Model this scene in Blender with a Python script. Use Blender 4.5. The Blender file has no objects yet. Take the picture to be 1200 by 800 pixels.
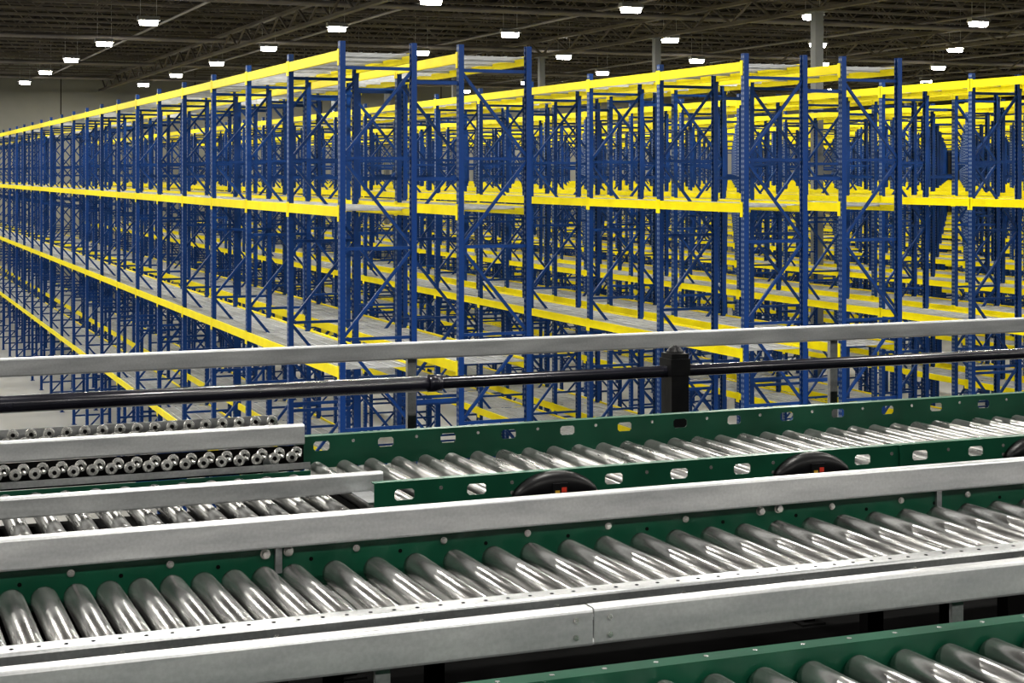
import bpy, math, random
from mathutils import Vector, Matrix
random.seed(3)
H = 7.1           # camera height above warehouse floor
MZ = 5.4          # mezzanine floor level
scene = bpy.context.scene

# ------------------------------------------------------------------ materials
def new_mat(name):
    m = bpy.data.materials.new(name); m.use_nodes = True
    nt = m.node_tree
    return m, nt, nt.nodes["Principled BSDF"]

def noisy(name, c1, c2, scale=8.0, metallic=0.0, rough=0.5, stretch=(1,1,1), bump=0.0, rvar=0.0, detail=6, spec=0.5, speck=0.0):
    m, nt, b = new_mat(name)
    tc = nt.nodes.new("ShaderNodeTexCoord")
    mp = nt.nodes.new("ShaderNodeMapping"); mp.inputs["Scale"].default_value = stretch
    n = nt.nodes.new("ShaderNodeTexNoise"); n.inputs["Scale"].default_value = scale
    n.inputs["Detail"].default_value = detail
    r = nt.nodes.new("ShaderNodeValToRGB")
    r.color_ramp.elements[0].position = 0.3; r.color_ramp.elements[1].position = 0.7
    r.color_ramp.elements[0].color = (*c1, 1); r.color_ramp.elements[1].color = (*c2, 1)
    nt.links.new(tc.outputs["Object"], mp.inputs["Vector"])
    nt.links.new(mp.outputs["Vector"], n.inputs["Vector"])
    nt.links.new(n.outputs["Fac"], r.inputs["Fac"])
    col = r.outputs["Color"]
    if speck:      # fine spangle / scuff layer
        n2 = nt.nodes.new("ShaderNodeTexNoise"); n2.inputs["Scale"].default_value = 130
        n2.inputs["Detail"].default_value = 3
        nt.links.new(tc.outputs["Object"], n2.inputs["Vector"])
        mr2 = nt.nodes.new("ShaderNodeMapRange")
        mr2.inputs["From Min"].default_value = 0.35; mr2.inputs["From Max"].default_value = 0.65
        mr2.inputs["To Min"].default_value = 1-speck; mr2.inputs["To Max"].default_value = 1.0
        nt.links.new(n2.outputs["Fac"], mr2.inputs["Value"])
        mx = nt.nodes.new("ShaderNodeVectorMath"); mx.operation = 'SCALE'
        nt.links.new(col, mx.inputs[0]); nt.links.new(mr2.outputs["Result"], mx.inputs["Scale"])
        col = mx.outputs[0]
    nt.links.new(col, b.inputs["Base Color"])
    b.inputs["Metallic"].default_value = metallic
    b.inputs["Roughness"].default_value = rough
    b.inputs["Specular IOR Level"].default_value = spec
    if rvar:
        mr = nt.nodes.new("ShaderNodeMapRange")
        mr.inputs["To Min"].default_value = rough - rvar; mr.inputs["To Max"].default_value = rough + rvar
        nt.links.new(n.outputs["Fac"], mr.inputs["Value"])
        nt.links.new(mr.outputs["Result"], b.inputs["Roughness"])
    if bump:
        bp = nt.nodes.new("ShaderNodeBump"); bp.inputs["Strength"].default_value = bump
        bp.inputs["Distance"].default_value = 0.01
        nt.links.new(n.outputs["Fac"], bp.inputs["Height"])
        nt.links.new(bp.outputs["Normal"], b.inputs["Normal"])
    return m

M_blue = noisy("blue_rack_paint", (0.002,0.028,0.125), (0.004,0.042,0.18), 3, 0.0, 0.45, spec=0.25)
M_yellow = noisy("yellow_beam_paint", (0.78,0.66,0.0), (0.87,0.75,0.003), 3, 0.0, 0.45, spec=0.25)
M_deck = noisy("deck_wire_zinc", (0.38,0.39,0.40), (0.54,0.55,0.56), 5, 0.2, 0.5)
M_green = noisy("green_conveyor_paint", (0.003,0.050,0.026), (0.006,0.078,0.042), 6, 0.0, 0.38, spec=0.35)
M_roller = noisy("roller_steel", (0.40,0.40,0.395), (0.74,0.74,0.73), 6, 0.95, 0.24, (6,0.8,6), 0.0, 0.07, speck=0.18)
M_rolldark = noisy("roller_steel_worn", (0.22,0.22,0.215), (0.42,0.42,0.415), 5, 0.85, 0.29, (6,0.8,6), 0.0, 0.08, speck=0.2)
M_galv = noisy("galvanised_steel", (0.32,0.33,0.34), (0.50,0.51,0.52), 7, 0.75, 0.34, (0.6,3,3), 0.01, 0.1, speck=0.14)
M_galvl = noisy("galvanised_light", (0.40,0.41,0.425), (0.58,0.59,0.60), 8, 0.5, 0.38, (0.5,3,3), 0.01, 0.1, speck=0.10)
M_pan = noisy("belt_pan", (0.5,0.5,0.5), (0.65,0.65,0.64), 6, 0.1, 0.5)
M_zinc = noisy("zinc_bolt", (0.5,0.5,0.48), (0.75,0.75,0.73), 20, 0.85, 0.25)
M_black = noisy("black_pipe_paint", (0.006,0.006,0.010), (0.014,0.014,0.022), 8, 0.0, 0.22)
M_blackp = noisy("black_plastic", (0.005,0.005,0.006), (0.009,0.009,0.010), 20, 0.0, 0.4, spec=0.2)
M_red = noisy("red_label", (0.5,0.03,0.02), (0.6,0.06,0.03), 20, 0.0, 0.4)
M_amber = noisy("amber_label", (0.5,0.3,0.03), (0.6,0.35,0.05), 20, 0.0, 0.4)
M_concrete = noisy("concrete_floor", (0.25,0.25,0.25), (0.34,0.34,0.335), 0.35, 0.0, 0.4, (1,1,1), 0, 0.1)
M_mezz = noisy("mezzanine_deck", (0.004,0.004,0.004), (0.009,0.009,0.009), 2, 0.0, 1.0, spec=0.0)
M_wall = noisy("tilt_up_wall", (0.15,0.15,0.13), (0.30,0.295,0.26), 0.12, 0.0, 0.8)
M_roof = noisy("roof_deck", (0.012,0.010,0.008), (0.024,0.020,0.017), 0.4, 0.0, 0.9, spec=0.05)
M_truss = noisy("truss_primer", (0.07,0.060,0.050), (0.16,0.142,0.122), 0.5, 0.0, 0.6, spec=0.2)
M_col = noisy("column_paint", (0.13,0.14,0.145), (0.19,0.195,0.20), 1.0, 0.0, 0.5)
M_pipe = noisy("sprinkler_pipe", (0.12,0.11,0.10), (0.19,0.17,0.16), 1.0, 0.2, 0.5)
M_house = noisy("lamp_housing", (0.3,0.3,0.3), (0.4,0.4,0.4), 3.0, 0.2, 0.4)

def emis(name, col, s):
    m, nt, b = new_mat(name)
    b.inputs["Base Color"].default_value = (0.9,0.9,0.9,1)
    b.inputs["Emission Color"].default_value = (*col,1)
    b.inputs["Emission Strength"].default_value = s
    return m
M_lens = emis("lamp_lens", (1.0,0.96,0.88), 45.0)

# perforated blue upright: rows of punched teardrop holes
def perf():
    m, nt, b = new_mat("blue_perforated_upright")
    tc = nt.nodes.new("ShaderNodeTexCoord")
    sp = nt.nodes.new("ShaderNodeSeparateXYZ")
    nt.links.new(tc.outputs["Object"], sp.inputs[0])
    def math_(op, a, bv=None, c=None):
        n = nt.nodes.new("ShaderNodeMath"); n.operation = op
        for i, v in enumerate((a, bv, c)):
            if v is None: continue
            if isinstance(v, (int, float)): n.inputs[i].default_value = v
            else: nt.links.new(v, n.inputs[i])
        return n.outputs[0]
    fz = math_('FRACT', math_('DIVIDE', sp.outputs[2], 0.0762))
    dz = math_('ABSOLUTE', math_('SUBTRACT', fz, 0.5))
    mz = math_('LESS_THAN', dz, 0.24)
    fy = math_('FRACT', math_('ADD', math_('DIVIDE', sp.outputs[1], 2.7), 0.5))
    dy = math_('MULTIPLY', math_('ABSOLUTE', math_('SUBTRACT', fy, 0.5)), 2.7)
    my = math_('LESS_THAN', math_('ABSOLUTE', math_('SUBTRACT', dy, 0.024)), 0.012)
    k = math_('MULTIPLY', mz, my)
    mix = nt.nodes.new("ShaderNodeMix"); mix.data_type = 'RGBA'
    mix.inputs[6].default_value = (0.003,0.036,0.16,1)
    mix.inputs[7].default_value = (0.20,0.24,0.32,1)
    nt.links.new(k, mix.inputs[0]); nt.links.new(mix.outputs[2], b.inputs["Base Color"])
    b.inputs["Roughness"].default_value = 0.45
    b.inputs["Specular IOR Level"].default_value = 0.25
    return m
M_perf = perf()

# ------------------------------------------------------------------ mesh builder
class MB:
    def __init__(s): s.v=[]; s.f=[]; s.m=[]; s.sm=[]; s.mats=[]
    def mi(s, mat):
        if mat not in s.mats: s.mats.append(mat)
        return s.mats.index(mat)
    def add(s, vs, fs, mat, smooth=False):
        o=len(s.v); s.v.extend([tuple(v) for v in vs]); k=s.mi(mat)
        for i,f in enumerate(fs):
            s.f.append(tuple(o+j for j in f)); s.m.append(k)
            s.sm.append(smooth if isinstance(smooth,bool) else smooth[i])
    def box(s,x0,x1,y0,y1,z0,z1,mat):
        vs=[(x0,y0,z0),(x1,y0,z0),(x1,y1,z0),(x0,y1,z0),(x0,y0,z1),(x1,y0,z1),(x1,y1,z1),(x0,y1,z1)]
        s.add(vs,[(0,3,2,1),(4,5,6,7),(0,1,5,4),(1,2,6,5),(2,3,7,6),(3,0,4,7)],mat)
    def bar(s,p,q,w,h,mat):
        p=Vector(p);q=Vector(q);d=(q-p).normalized()
        up=Vector((0,0,1)) if abs(d.z)<0.9 else Vector((0,1,0))
        a=d.cross(up).normalized();b=a.cross(d).normalized()
        vs=[]
        for c in (p,q):
            for i,j in((-1,-1),(1,-1),(1,1),(-1,1)): vs.append(c+a*(i*w/2)+b*(j*h/2))
        s.add(vs,[(0,1,2,3),(7,6,5,4),(0,4,5,1),(1,5,6,2),(2,6,7,3),(3,7,4,0)],mat)
    def revolve(s,p,q,prof,mat,seg=16,flat_caps=True):
        p=Vector(p);q=Vector(q);d=(q-p).normalized()
        up=Vector((0,0,1)) if abs(d.z)<0.9 else Vector((0,1,0))
        a=d.cross(up).normalized();b=a.cross(d).normalized()
        vs=[];fs=[];sm=[]
        for t,r in prof:
            for i in range(seg):
                an=2*math.pi*i/seg
                vs.append(p+d*t+a*(r*math.cos(an))+b*(r*math.sin(an)))
        for k in range(len(prof)-1):
            for i in range(seg):
                j=(i+1)%seg
                fs.append((k*seg+i,k*seg+j,(k+1)*seg+j,(k+1)*seg+i)); sm.append(abs(prof[k][1]-prof[k+1][1])<1e-6 or seg>8 and abs(prof[k][0]-prof[k+1][0])>0.012)
        fs.append(tuple(range(seg-1,-1,-1)));sm.append(False)
        n=(len(prof)-1)*seg
        fs.append(tuple(range(n,n+seg)));sm.append(False)
        s.add(vs,fs,mat,sm)
    def cyl(s,p,q,r,mat,seg=16):
        L=(Vector(q)-Vector(p)).length
        s.revolve(p,q,[(0,r),(L,r)],mat,seg)
    def ext_x(s,pts,x0,x1,mat):
        n=len(pts)
        vs=[(x0,y,z) for y,z in pts]+[(x1,y,z) for y,z in pts]
        fs=[(i,(i+1)%n,n+(i+1)%n,n+i) for i in range(n)]
        fs+=[tuple(range(n-1,-1,-1)),tuple(range(n,2*n))]
        s.add(vs,fs,mat)
    def ext_z(s,pts,z0,z1,mat):
        n=len(pts)
        vs=[(x,y,z0) for x,y in pts]+[(x,y,z1) for x,y in pts]
        fs=[(i,(i+1)%n,n+(i+1)%n,n+i) for i in range(n)]
        fs+=[tuple(range(n-1,-1,-1)),tuple(range(n,2*n))]
        s.add(vs,fs,mat)
    def obj(s,name,parent=None,loc=(0,0,0)):
        me=bpy.data.meshes.new(name)
        me.from_pydata(s.v,[],s.f)
        for m in s.mats: me.materials.append(m)
        me.polygons.foreach_set("material_index",s.m)
        me.polygons.foreach_set("use_smooth",s.sm)
        me.update()
        import bmesh
        bm=bmesh.new();bm.from_mesh(me);bmesh.ops.recalc_face_normals(bm,faces=bm.faces);bm.to_mesh(me);bm.free()
        o=bpy.data.objects.new(name,me);scene.collection.objects.link(o)
        o.location=loc
        if parent: o.parent=parent
        return o

def empty(name,loc=(0,0,0)):
    e=bpy.data.objects.new(name,None);e.empty_display_size=0.2
    scene.collection.objects.link(e);e.location=loc
    return e

# ------------------------------------------------------------------ room shell
XL,XR,YB,YF,ZC=-14.0,74.0,95.5,-14.0,H+6.5
b=MB();b.box(XL,XR,YF,YB,-0.2,0,M_concrete)
b.obj("floor")
b=MB();b.box(XL,XR,YF,YB,ZC,ZC+0.2,M_roof)
x=XL
while x<XR:
    b.box(x,x+0.12,YF,YB,ZC-0.05,ZC,M_roof); x+=0.9
b.obj("ceiling")
b=MB();b.box(XL,XR,YB,YB+0.2,-0.2,ZC+.2,M_wall)
x=XL+3
while x<XR:
    b.box(x,x+0.05,YB-0.02,YB,0,ZC,M_roof); x+=7.5
b.obj("wall_back")
b=MB();b.box(XL-0.2,XL,YF,YB,-0.2,ZC+.2,M_wall);b.obj("wall_left")
b=MB();b.box(XR,XR+0.2,YF,YB,-0.2,ZC+.2,M_wall);b.obj("wall_right")

b=MB()
zt,zb=ZC-0.1,ZC-1.15
y=-10.0
while y<94:
    b.box(XL+.05,XR-.05,y-0.05,y+0.05,zt-0.07,zt,M_truss)
    b.box(XL+.05,XR-.05,y-0.05,y+0.05,zb,zb+0.07,M_truss)
    x=XL+.05;i=0
    while x<XR-1.1:
        za,zc=(zb+.03,zt-.03) if i%2==0 else (zt-.03,zb+.03)
        b.bar((x,y,za),(x+1.0,y,zc),0.035,0.035,M_truss)
        x+=1.0;i+=1
    y+=2.2
b.obj("roof_joists")
b=MB()
for gx in (-10.8,1.4,13.6,25.8,38.0,50.2,62.4):
    z0,z1=ZC-1.9,ZC-1.2
    b.box(gx-.1,gx+.1,-12,95,z1-.1,z1,M_truss)
    b.box(gx-.1,gx+.1,-12,95,z0,z0+.1,M_truss)
    y=-12;i=0
    while y<94:
        za,zc=(z0+.05,z1-.05) if i%2==0 else (z1-.05,z0+.05)
        b.bar((gx,y,za),(gx,y+1.25,zc),0.06,0.06,M_truss)
        y+=1.25;i+=1
b.obj("roof_girders")
b=MB()
for gx in (4.2,10.4,16.5,22.6,28.8,34.9,41,47.1,53.3,59.5):
    b.cyl((gx,-12,ZC-1.3),(gx,95,ZC-1.3),0.05,M_pipe,8)
for yy in (18,33,48,63,78,90):
    b.cyl((XL+.1,yy,ZC-1.45),(XR-.1,yy,ZC-1.45),0.09,M_pipe,8)
b.obj("sprinkler_pipes")
for gx in (25.8,50.2):
    for k in range(-1,6):
        cy=40.6+10*k
        b=MB()
        hw=.13 if k==0 else .11
        b.box(-hw,hw,-hw,hw,0,ZC-1.9,M_col)
        b.box(-.25,.25,-.25,.25,0,0.04,M_col)
        b.box(-.22,.22,-.22,.22,ZC-1.93,ZC-1.9,M_col)
        b.obj("steel_column",loc=(gx,cy,0))

# ------------------------------------------------------------------ high bay lights
b=MB()
prof=[(-.17,0.0),(.17,0.0),(.10,.14),(-.10,.14)]
b.ext_x(prof,-.34,.34,M_house)
b.ext_x([(-.09,-.14),(.09,-.14),(.15,-.06),(.155,0),(-.155,0),(-.15,-.06)],-.26,.26,M_lens)
for sx in (-.25,.25):
    b.cyl((sx,0,.14),(sx,0,1.5),.008,M_house,6)
lamp0=b.obj("high_bay_light")
lampmesh=lamp0.data
bpy.data.objects.remove(lamp0)
ld=bpy.data.lights.new("lamp_glow",'AREA');ld.shape='RECTANGLE';ld.size=.5;ld.size_y=0.17
ld.energy=420;ld.color=(1.0,0.97,0.90)
LH=H+4.77
for k in range(-3,9):
    for j in range(-1,10):
        px,py=9+6.1*k,6.0+9.3*j
        if px>XR-1: continue
        o=bpy.data.objects.new("high_bay_light",lampmesh);scene.collection.objects.link(o)
        o.location=(px,py,LH)
        l=bpy.data.objects.new("lamp_glow",ld);scene.collection.objects.link(l)
        l.parent=o;l.location=(0,0,-.15)

# ------------------------------------------------------------------ pallet racking
BAY=2.7;NB=26;DEP=1.07;Y0=21.25
def post(b,x,y,sx):
    w=.05;d=.075*sx;t=.012*sx;l=.018
    pts=[(x,y-w),(x+d,y-w),(x+d,y-w+l),(x+d-t,y-w+l),(x+d-t,y-w+.012),(x+t,y-w+.012),
         (x+t,y+w-.012),(x+d-t,y+w-.012),(x+d-t,y+w-l),(x+d,y+w-l),(x+d,y+w),(x,y+w)]
    b.ext_z(pts,0.012,H+1.75,M_perf)
    b.box(min(x-.02*sx,x+.11*sx),max(x-.02*sx,x+.11*sx),y-.09,y+.09,0,.012,M_blue)
b=MB()
levels=[8.72,6.65,4.52,2.26]
nodes=[.25,1.3,2.5,3.7,4.9,6.1,7.3,8.5]
for r in range(2):
    xa=r*(DEP+.60);xb=xa+DEP
    for n in range(NB+1):
        y=n*BAY
        post(b,xa,y,1);post(b,xb,y,-1)
        for i,z in enumerate(nodes):
            if i%2==1 or i==0:
                b.bar((xa+.05,y,z),(xb-.05,y,z),.03,.045,M_blue)
                if i==3: b.bar((xa+.05,y,z-.1),(xb-.05,y,z-.1),.03,.045,M_blue)
            else:
                b.bar((xa+.05,y,z),(xb-.05,y,z),.03,.04,M_blue)
        for i in range(len(nodes)-1):
            z0,z1=nodes[i]+.03,nodes[i+1]-.03
            if (i+r)%2==0: b.bar((xa+.06,y,z0),(xb-.06,y,z1),.04,.04,M_blue)
            else: b.bar((xb-.06,y,z0),(xa+.06,y,z1),.04,.04,M_blue)
    for n in range(NB):
        ya,yb=n*BAY+.052,(n+1)*BAY-.052
        for z in levels:
            for xf,sx in ((xa,1),(xb,-1)):
                x0,x1=(xf-.004,xf+.042) if sx==1 else (xf-.042,xf+.004)
                b.box(x0,x1,ya,yb,z-.125,z-.03,M_yellow)
                if sx==1: b.box(x0,x0+.022,ya,yb,z-.03,z+.01,M_yellow)
                else: b.box(x1-.022,x1,ya,yb,z-.03,z+.01,M_yellow)
                for yy,s in ((ya,1),(yb,-1)):
                    q0,q1=(yy-.06,yy+.015) if s==1 else (yy-.015,yy+.06)
                    xo0,xo1=(xf-.008,xf-.002) if sx==1 else (xf+.002,xf+.008)
                    b.box(xo0,xo1,q0,q1,z-.19,z+.03,M_yellow)
            # welded wire deck
            y=ya+.02
            while y<yb-.02:
                b.box(xa+.022,xb-.022,y,y+.012,z-.026,z-.014,M_deck)
                y+=.085
            for t in (.12,.31,.5,.69,.88):
                xm=xa+DEP*t
                b.box(xm-.006,xm+.006,ya,yb,z-.014,z-.006,M_deck)
            # deck support channels
            for t in (.17,.5,.83):
                ym=ya+(yb-ya)*t
                b.box(xa+.03,xb-.03,ym-.02,ym+.02,z-.06,z-.027,M_deck)
for n in range(NB+1):
    for z in (1.0,4.0,7.0,8.3):
        b.box(DEP,DEP+.6,n*BAY-.02,n*BAY+.02,z,z+.05,M_blue)
rk=b.obj("pallet_rack");rk.location=(6.14,Y0,0)
for k in range(1,11):
    o=bpy.data.objects.new("pallet_rack",rk.data);scene.collection.objects.link(o)
    o.location=(6.14+6.1*k,Y0,0)

# ------------------------------------------------------------------ mezzanine
mz=empty("mezzanine",(0,0,0))
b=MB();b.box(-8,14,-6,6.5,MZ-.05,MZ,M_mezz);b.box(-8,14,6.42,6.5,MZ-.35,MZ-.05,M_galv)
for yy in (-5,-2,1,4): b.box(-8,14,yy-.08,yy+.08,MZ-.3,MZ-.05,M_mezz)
b.obj("deck",mz)
b=MB()
for xx in (-6,0,6,12):
    for yy in (-4,1,6):
        b.box(xx-.1,xx+.1,yy-.1,yy+.1,0,MZ-.05,M_col)
b.obj("support_posts",mz)

def E(h): return H-h      # height given as metres below eye level

def channel(b,x0,x1,yf,ztop,zbot,depth,mat,t=.004,r=.006):
    y=yf
    pts=[(y+depth,ztop),(y+r,ztop),(y+r*.3,ztop-r*.3),(y,ztop-r),(y,zbot+r),(y+r*.3,zbot+r*.3),(y+r,zbot),(y+depth,zbot),
         (y+depth,zbot+t),(y+t+r*.5,zbot+t),(y+t,zbot+t+r*.5),(y+t,ztop-t-r*.5),(y+t+r*.5,ztop-t),(y+depth,ztop-t)]
    b.ext_x(pts,x0,x1,mat)

def slotted(b,x0,x1,y,t,z0,z1,cxs,hw,hh,mat,zc=None):
    zc=(z0+z1)/2 if zc is None else zc
    cxs=sorted(c for c in cxs if x0+hw+.01<c<x1-hw-.01)
    cur=x0;m=hw+.008;c=hh*.45
    for cx in cxs:
        if cx-m>cur+1e-5: b.box(cur,cx-m,y,y+t,z0,z1,mat)
        o=[(cx-hw,zc-hh+c),(cx-hw,zc+hh-c),(cx-hw+c,zc+hh),(cx+hw-c,zc+hh),(cx+hw,zc+hh-c),(cx+hw,zc-hh+c),(cx+hw-c,zc-hh),(cx-hw+c,zc-hh)]
        L,R=cx-m,cx+m
        p=[(L,o[0][1]),(L,o[1][1]),(o[2][0],z1),(o[3][0],z1),(R,o[4][1]),(R,o[5][1]),(o[6][0],z0),(o[7][0],z0)]
        polys=[[o[0],o[1],p[1],p[0]],[o[1],o[2],p[2],(L,z1),p[1]],[o[2],o[3],p[3],p[2]],[o[3],o[4],p[4],(R,z1),p[3]],
               [o[4],o[5],p[5],p[4]],[o[5],o[6],p[6],(R,z0),p[5]],[o[6],o[7],p[7],p[6]],[o[7],o[0],p[0],(L,z0),p[7]]]
        for pl in polys:
            n=len(pl)
            vs=[(a,y,z) for a,z in pl]+[(a,y+t,z) for a,z in pl]
            fs=[tuple(range(n)),tuple(range(2*n-1,n-1,-1))]+[(i,(i+1)%n,n+(i+1)%n,n+i) for i in range(n)]
            b.add(vs,fs,mat)
        cur=cx+m
    if cur<x1: b.box(cur,x1,y,y+t,z0,z1,mat)

def bolt(b,x,y,z,r=.009,d=.012):
    b.cyl((x,y,z),(x,y-.003,z),r*1.35,M_zinc,14)
    b.cyl((x,y-.003,z),(x,y-d,z),r,M_zinc,6)

def roller(b,x,y0,y1,z,r,mat):
    L=y1-y0
    b.revolve((x,y0,z),(x,y1,z),[(0,r*.55),(.001,r*.8),(.004,r*.97),(.006,r),(L-.006,r),(L-.004,r*.97),(L-.001,r*.8),(L,r*.55)],mat,28)
    b.cyl((x,y0-.03,z),(x,y1+.03,z),.006,M_zinc,6)

def legs(b,xs,y0,y1,ztop,mat):
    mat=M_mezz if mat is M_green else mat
    for x in xs:
        for y in (y0,y1):
            b.box(x-.025,x+.025,y-.02,y+.02,MZ+.008,ztop,mat)
            b.box(x-.05,x+.05,y-.05,y+.05,MZ,MZ+.008,mat)
        b.box(x-.015,x+.015,y0,y1,MZ+.35,MZ+.39,mat)

R=.0275
# ============ middle conveyor (silver rollers) ============
c2=empty("roller_conveyor",(0,0,0))
b=MB()
zr=E(.900)-R
x=-1.6
XS=.98
xs=[]
while x<XS: xs.append(x);x+=.0695
x+=.028
while x<7.0: xs.append(x);x+=.099
for x in xs: roller(b,x,3.275,3.745,zr,R*1.06,M_roller)
b.obj("rollers",c2)
b=MB()
zt,zb=E(.855),E(.955)
b.box(-1.8,7.2,3.80,3.804,zb,zt,M_green);b.box(-1.8,7.2,3.76,3.804,zb-.004,zb,M_green)
b.box(-1.8,7.2,3.804,3.84,zt-.004,zt,M_green)
x=-1.5;i=0
while x<7:
    if i%6==5: bolt(b,x+.055,3.80,E(.882),.009,.014);bolt(b,x,3.80,E(.884),.009,.014)
    else: bolt(b,x,3.80,E(.889),.0065,.008)
    b.cyl((x+.11,3.80,E(.905)),(x+.11,3.799,E(.905)),.005,M_mezz,8)
    x+=.22;i+=1
b.obj("side_rail_far",c2)
b=MB()
channel(b,-1.8,7.2,3.205,E(.889),E(.935),.055,M_galv)
x=-1.7
while x<7:
    b.cyl((x,3.232,E(.8895)),(x,3.232,E(.8883)),.0045,M_mezz,8); x+=.05
x=-1.6
while x<7:
    bolt(b,x,3.205,E(.912),.005,.005);x+=.3
b.obj("side_rail_near",c2)
b=MB()
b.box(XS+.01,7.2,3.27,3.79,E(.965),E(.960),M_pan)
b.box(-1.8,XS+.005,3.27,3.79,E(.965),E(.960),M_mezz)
b.obj("pan",c2)
b=MB()
channel(b,-1.8,7.2,3.77,E(.797),E(.868),.03,M_galvl)
for x in (-.9,.95,2.8,4.65,6.5):
    b.box(x-.008,x+.008,3.79,3.80,E(.93),E(.8),M_galv)
b.obj("guard_rail",c2)
b=MB();legs(b,(-1,.8,2.6,4.4,6.2),3.24,3.82,E(.967),M_green);b.obj("legs",c2)

# ============ near conveyor ============
c3=empty("roller_conveyor",(0,0,0))
b=MB();x=-.8
while x<6: roller(b,x,2.26,2.695,E(.920)-R,R*1.14,M_roller);x+=.104
b.obj("rollers",c3)
b=MB()
for yf,dr in ((2.70,1),(2.20,-1)):
    z0,z1=E(1.0),E(.899)
    b.box(-1,6.2,yf,yf+.004,z0,z1,M_green)
    b.box(-1,6.2,min(yf,yf+.045*dr),max(yf,yf+.045*dr),z1,z1+.004,M_green)
    x=-.9
    while x<6.1:
        b.cyl((x,yf+.025*dr,z1+.004),(x,yf+.025*dr,z1+.005),.005,M_zinc,8)
        x+=.104
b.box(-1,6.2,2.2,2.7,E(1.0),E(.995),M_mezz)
b.obj("side_rails",c3)
b=MB()
channel(b,-1,1.305,2.82,E(.812),E(.882),.035,M_galvl)
channel(b,1.308,6.2,2.82,E(.811),E(.881),.035,M_galvl)
for x in (1.27,1.34): bolt(b,x,2.82,E(.83),.004,.004);bolt(b,x,2.82,E(.862),.004,.004)
for x in (-.4,.9,2.14,3.5,4.8):
    b.box(x-.014,x+.014,2.835,2.845,E(.99),E(.82),M_galv)
    b.box(x-.014,x+.014,2.704,2.845,E(.99),E(.985),M_galv)
b.obj("guard_rail",c3)
b=MB();legs(b,(-.5,1.2,2.9,4.6),2.22,2.73,E(1.0),M_green);b.obj("legs",c3)

# ============ far wide conveyor ============
c1=empty("roller_conveyor",(0,0,0))
X1=1.41
b=MB();x=X1+.06
while x<8: roller(b,x,4.57,5.36,E(.955)-R,R,M_rolldark);x+=.095
b.obj("rollers",c1)
b=MB()
sl=[X1+.09+.2205*i for i in range(32)]
slotted(b,X1,8.2,4.52,.004,E(.955),E(.879),sl,.030,.016,M_green)
b.box(X1,8.2,4.524,4.56,E(.955)-.004,E(.955),M_green)
b.box(X1,8.2,4.524,4.55,E(.879)-.004,E(.879),M_green)
for i in range(31):
    xm=sl[i]+.11
    b.cyl((xm,4.52,E(.905)),(xm,4.519,E(.905)),.006,M_zinc,8)
    if i%4==1:
        b.cyl((xm,4.52,E(.935)),(xm,4.519,E(.935)),.006,M_zinc,8)
b.box(3.18,3.19,4.512,4.52,E(.955),E(.879),M_green)
b.obj("side_rail_near",c1)
b=MB()
sl2=[1.50+.2250*i for i in range(32)]
slotted(b,X1,8.2,5.40,.004,E(.985),E(.878),sl2,.028,.016,M_green,zc=E(.912))
b.box(X1,8.2,5.404,5.44,E(.878)-.004,E(.878),M_green)
for i in range(31):
    xm=sl2[i]+.11
    b.cyl((xm,5.40,E(.90)),(xm,5.399,E(.90)),.006,M_zinc,8)
b.obj("side_rail_far",c1)
b=MB();legs(b,(1.6,3.4,5.2,7.0),4.55,5.42,E(.98),M_green);b.obj("legs",c1)
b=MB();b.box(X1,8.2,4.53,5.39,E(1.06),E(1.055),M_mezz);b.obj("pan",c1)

def cover(x):
    b=MB();n=28;k=14;vs=[];W=.135
    for i in range(n+1):
        t=-1+2*i/n
        hgt=.018+.058*(max(0,1-abs(t)**2.4))**.9
        dep=.012+.03*(max(0,1-t**4))**.5
        for j in range(k+1):
            a=math.pi*j/k
            yy=-dep*math.sin(a)**.7
            zz=hgt*(.5+.5*math.cos(a))
            vs.append((t*W,yy,zz))
    fs=[]
    for i in range(n):
        for j in range(k):
            a=i*(k+1)+j;fs.append((a,a+1,a+k+2,a+k+1))
        fs.append((i*(k+1)+k,i*(k+1),(i+1)*(k+1),(i+1)*(k+1)+k))
    fs.append(tuple(range(k,-1,-1)));fs.append(tuple(range(n*(k+1),(n+1)*(k+1))))
    b.add(vs,fs,M_blackp,True)
    b.box(-.024,.024,-.050,-.03,.012,.046,M_blackp)
    b.box(-.018,-.004,-.0515,-.050,.016,.026,M_amber)
    b.box(.002,.018,-.0515,-.050,.020,.034,M_red)
    return b
cm=None
for i in range(7):
    if cm is None:
        o=cover(0).obj("sensor_cover",c1);cm=o.data
    else:
        o=bpy.data.objects.new("sensor_cover",cm);scene.collection.objects.link(o);o.parent=c1
    o.location=(1.965+.882*i,4.519,E(.955))

# ============ left merge bed ============
c4=empty("roller_conveyor",(0,0,0))
b=MB();x=-1.3
while x<X1-.02:
    roller(b,x,4.57,5.16,E(.955)-R,R,M_rolldark);x+=.088
b.obj("rollers",c4)
b=MB()
b.box(-1.5,X1-.002,5.20,5.204,E(1.03),E(.955),M_green)
b.box(-1.5,X1-.002,4.53,4.534,E(1.03),E(.965),M_galv)
b.obj("side_rails",c4)
b=MB()
channel(b,-1.5,1.50,4.72,E(.886),E(.944),.03,M_galvl)
b.box(1.40,1.46,4.545,4.72,E(.944),E(.938),M_galv)
b.obj("guard_rail",c4)
b=MB()
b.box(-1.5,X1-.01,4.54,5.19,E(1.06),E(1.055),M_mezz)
b.obj("pan",c4)
b=MB();legs(b,(-1,.4,1.3),4.56,5.18,E(1.03),M_green);b.obj("legs",c4)

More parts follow.
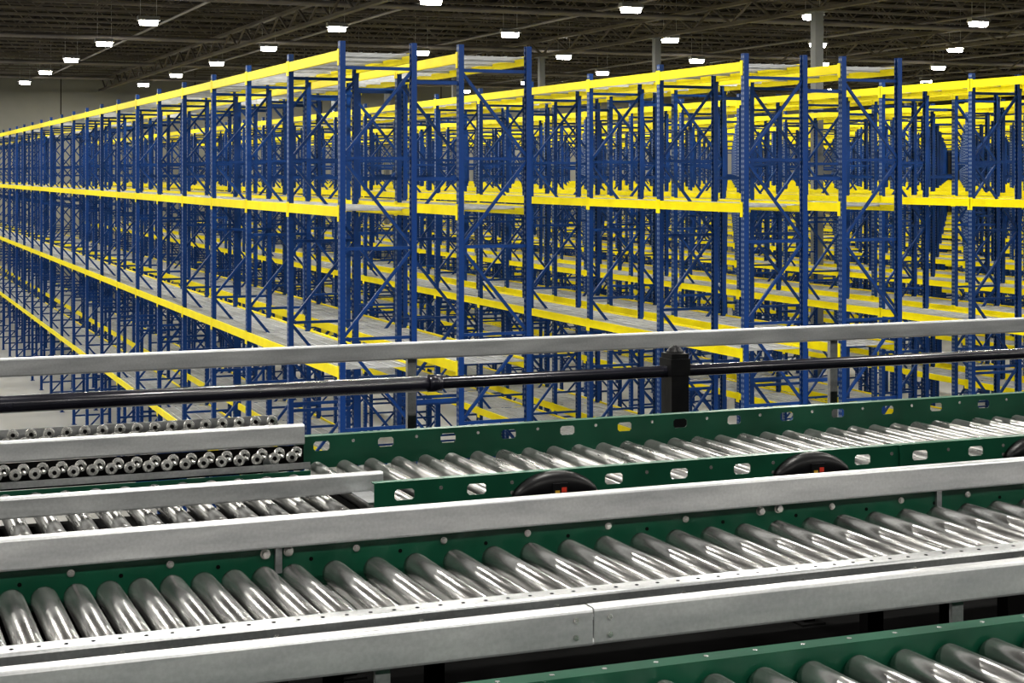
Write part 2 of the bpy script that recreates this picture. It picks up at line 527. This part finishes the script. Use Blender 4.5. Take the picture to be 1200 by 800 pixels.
# ============ skate-wheel conveyor ============
sk=empty("skate_wheel_conveyor",(0,0,0))
b=MB()
def wheel(b,x,y,z,r=.0185,w=.012):
    b.revolve((x,y-w/2,z),(x,y+w/2,z),[(0,r*.45),(.0005,r*.82),(.003,r),(w-.003,r),(w-.0005,r*.82),(w,r*.45)],M_zinc,18)
    b.cyl((x,y-w/2-.004,z),(x,y+w/2+.004,z),r*.35,M_mezz,10)
for row,(yy,hh,off) in enumerate(((5.60,.848,0),(5.50,.860,.027),(5.27,.905,0),(5.225,.912,.03))):
    x=-1.3+off
    while x<X1-.03:
        wheel(b,x,yy,E(hh));x+=.057
b.obj("wheels",sk)
b=MB()
channel(b,-1.5,X1+.005,5.30,E(.822),E(.887),.03,M_galvl)
b.box(-1.5,X1,5.64,5.644,E(.91),E(.835),M_galv)
b.box(-1.5,X1,5.545,5.55,E(.91),E(.862),M_mezz)
b.box(-1.5,X1,5.455,5.46,E(.91),E(.875),M_mezz)
b.box(-1.5,X1,5.295,5.298,E(.97),E(.887),M_mezz)
b.box(-1.5,X1,5.212,5.216,E(.95),E(.930),M_galv)
x=-1.3
while x<X1-.03:
    b.cyl((x,5.46,E(.866)),(x,5.64,E(.866)),.004,M_zinc,6)
    b.cyl((x,5.216,E(.908)),(x,5.298,E(.908)),.004,M_zinc,6);x+=.057
b.obj("frame",sk)
b=MB();legs(b,(-1.2,0,1.3),5.31,5.60,E(.91),M_galv);b.obj("legs",sk)

# ============ guard railing ============
g=empty("guard_railing",(0,0,0))
b=MB()
channel(b,-3,.455,6.2,E(.66),E(.732),.035,M_galvl)
channel(b,.458,10,6.2,E(.664),E(.730),.035,M_galvl)
for x in (.44,.475): bolt(b,x,6.2,E(.68),.005,.005);bolt(b,x,6.2,E(.71),.005,.005)
b.obj("top_bar",g)
b=MB()
for x in (-1.5,.45-1.0,2.10,4.05,5.95,7.9):
    b.box(x-.018,x+.018,6.236,6.26,MZ,E(.68),M_galv)
    b.box(x-.05,x+.05,6.2,6.3,MZ,MZ+.01,M_galv)
b.obj("posts",g)

g=empty("black_pipe_rail",(0,0,0))
b=MB()
b.cyl((-3,5.9,E(.787)),(10,5.9,E(.787)),.0235,M_black,24)
b.cyl((-3,5.9,E(.787)),(2.05,5.9,E(.787)),.030,M_black,24)
for x in (2.05,7): b.cyl((x,5.9,E(.787)),(x+.05,5.9,E(.787)),.033,M_black,24)
b.obj("pipe",g)
b=MB()
for x in (3.09,6.2,-.6):
    if x==3.09:
        b.box(x-.038,x+.038,5.855,5.945,MZ,E(.715),M_blackp)
        b.box(x-.043,x+.043,5.85,5.95,E(.80),E(.735),M_blackp)
        b.revolve((x,5.9,E(.715)),(x,5.9,E(.685)),[(0,.036),(.008,.034),(.02,.024),(.03,.006)],M_blackp,20)
    else: b.box(x-.02,x+.02,5.88,5.92,MZ,E(.787),M_blackp)
b.obj("posts",g)

# ------------------------------------------------------------------ world + camera
w=bpy.data.worlds.new("world");scene.world=w;w.use_nodes=True
w.node_tree.nodes["Background"].inputs[0].default_value=(0.95,0.95,0.95,1)
w.node_tree.nodes["Background"].inputs[1].default_value=0.05
cam=bpy.data.cameras.new("camera");co=bpy.data.objects.new("camera",cam);scene.collection.objects.link(co)
cam.sensor_width=36;cam.lens=58.5;cam.shift_y=-197/1200;cam.clip_end=400;cam.clip_start=.05
co.location=(0,0,H);co.rotation_euler=(math.radians(90),0,math.radians(-22.05))
scene.camera=co
scene.view_settings.view_transform='Standard'
scene.view_settings.look='None'
scene.view_settings.exposure=0.05
scene.view_settings.gamma=0.88
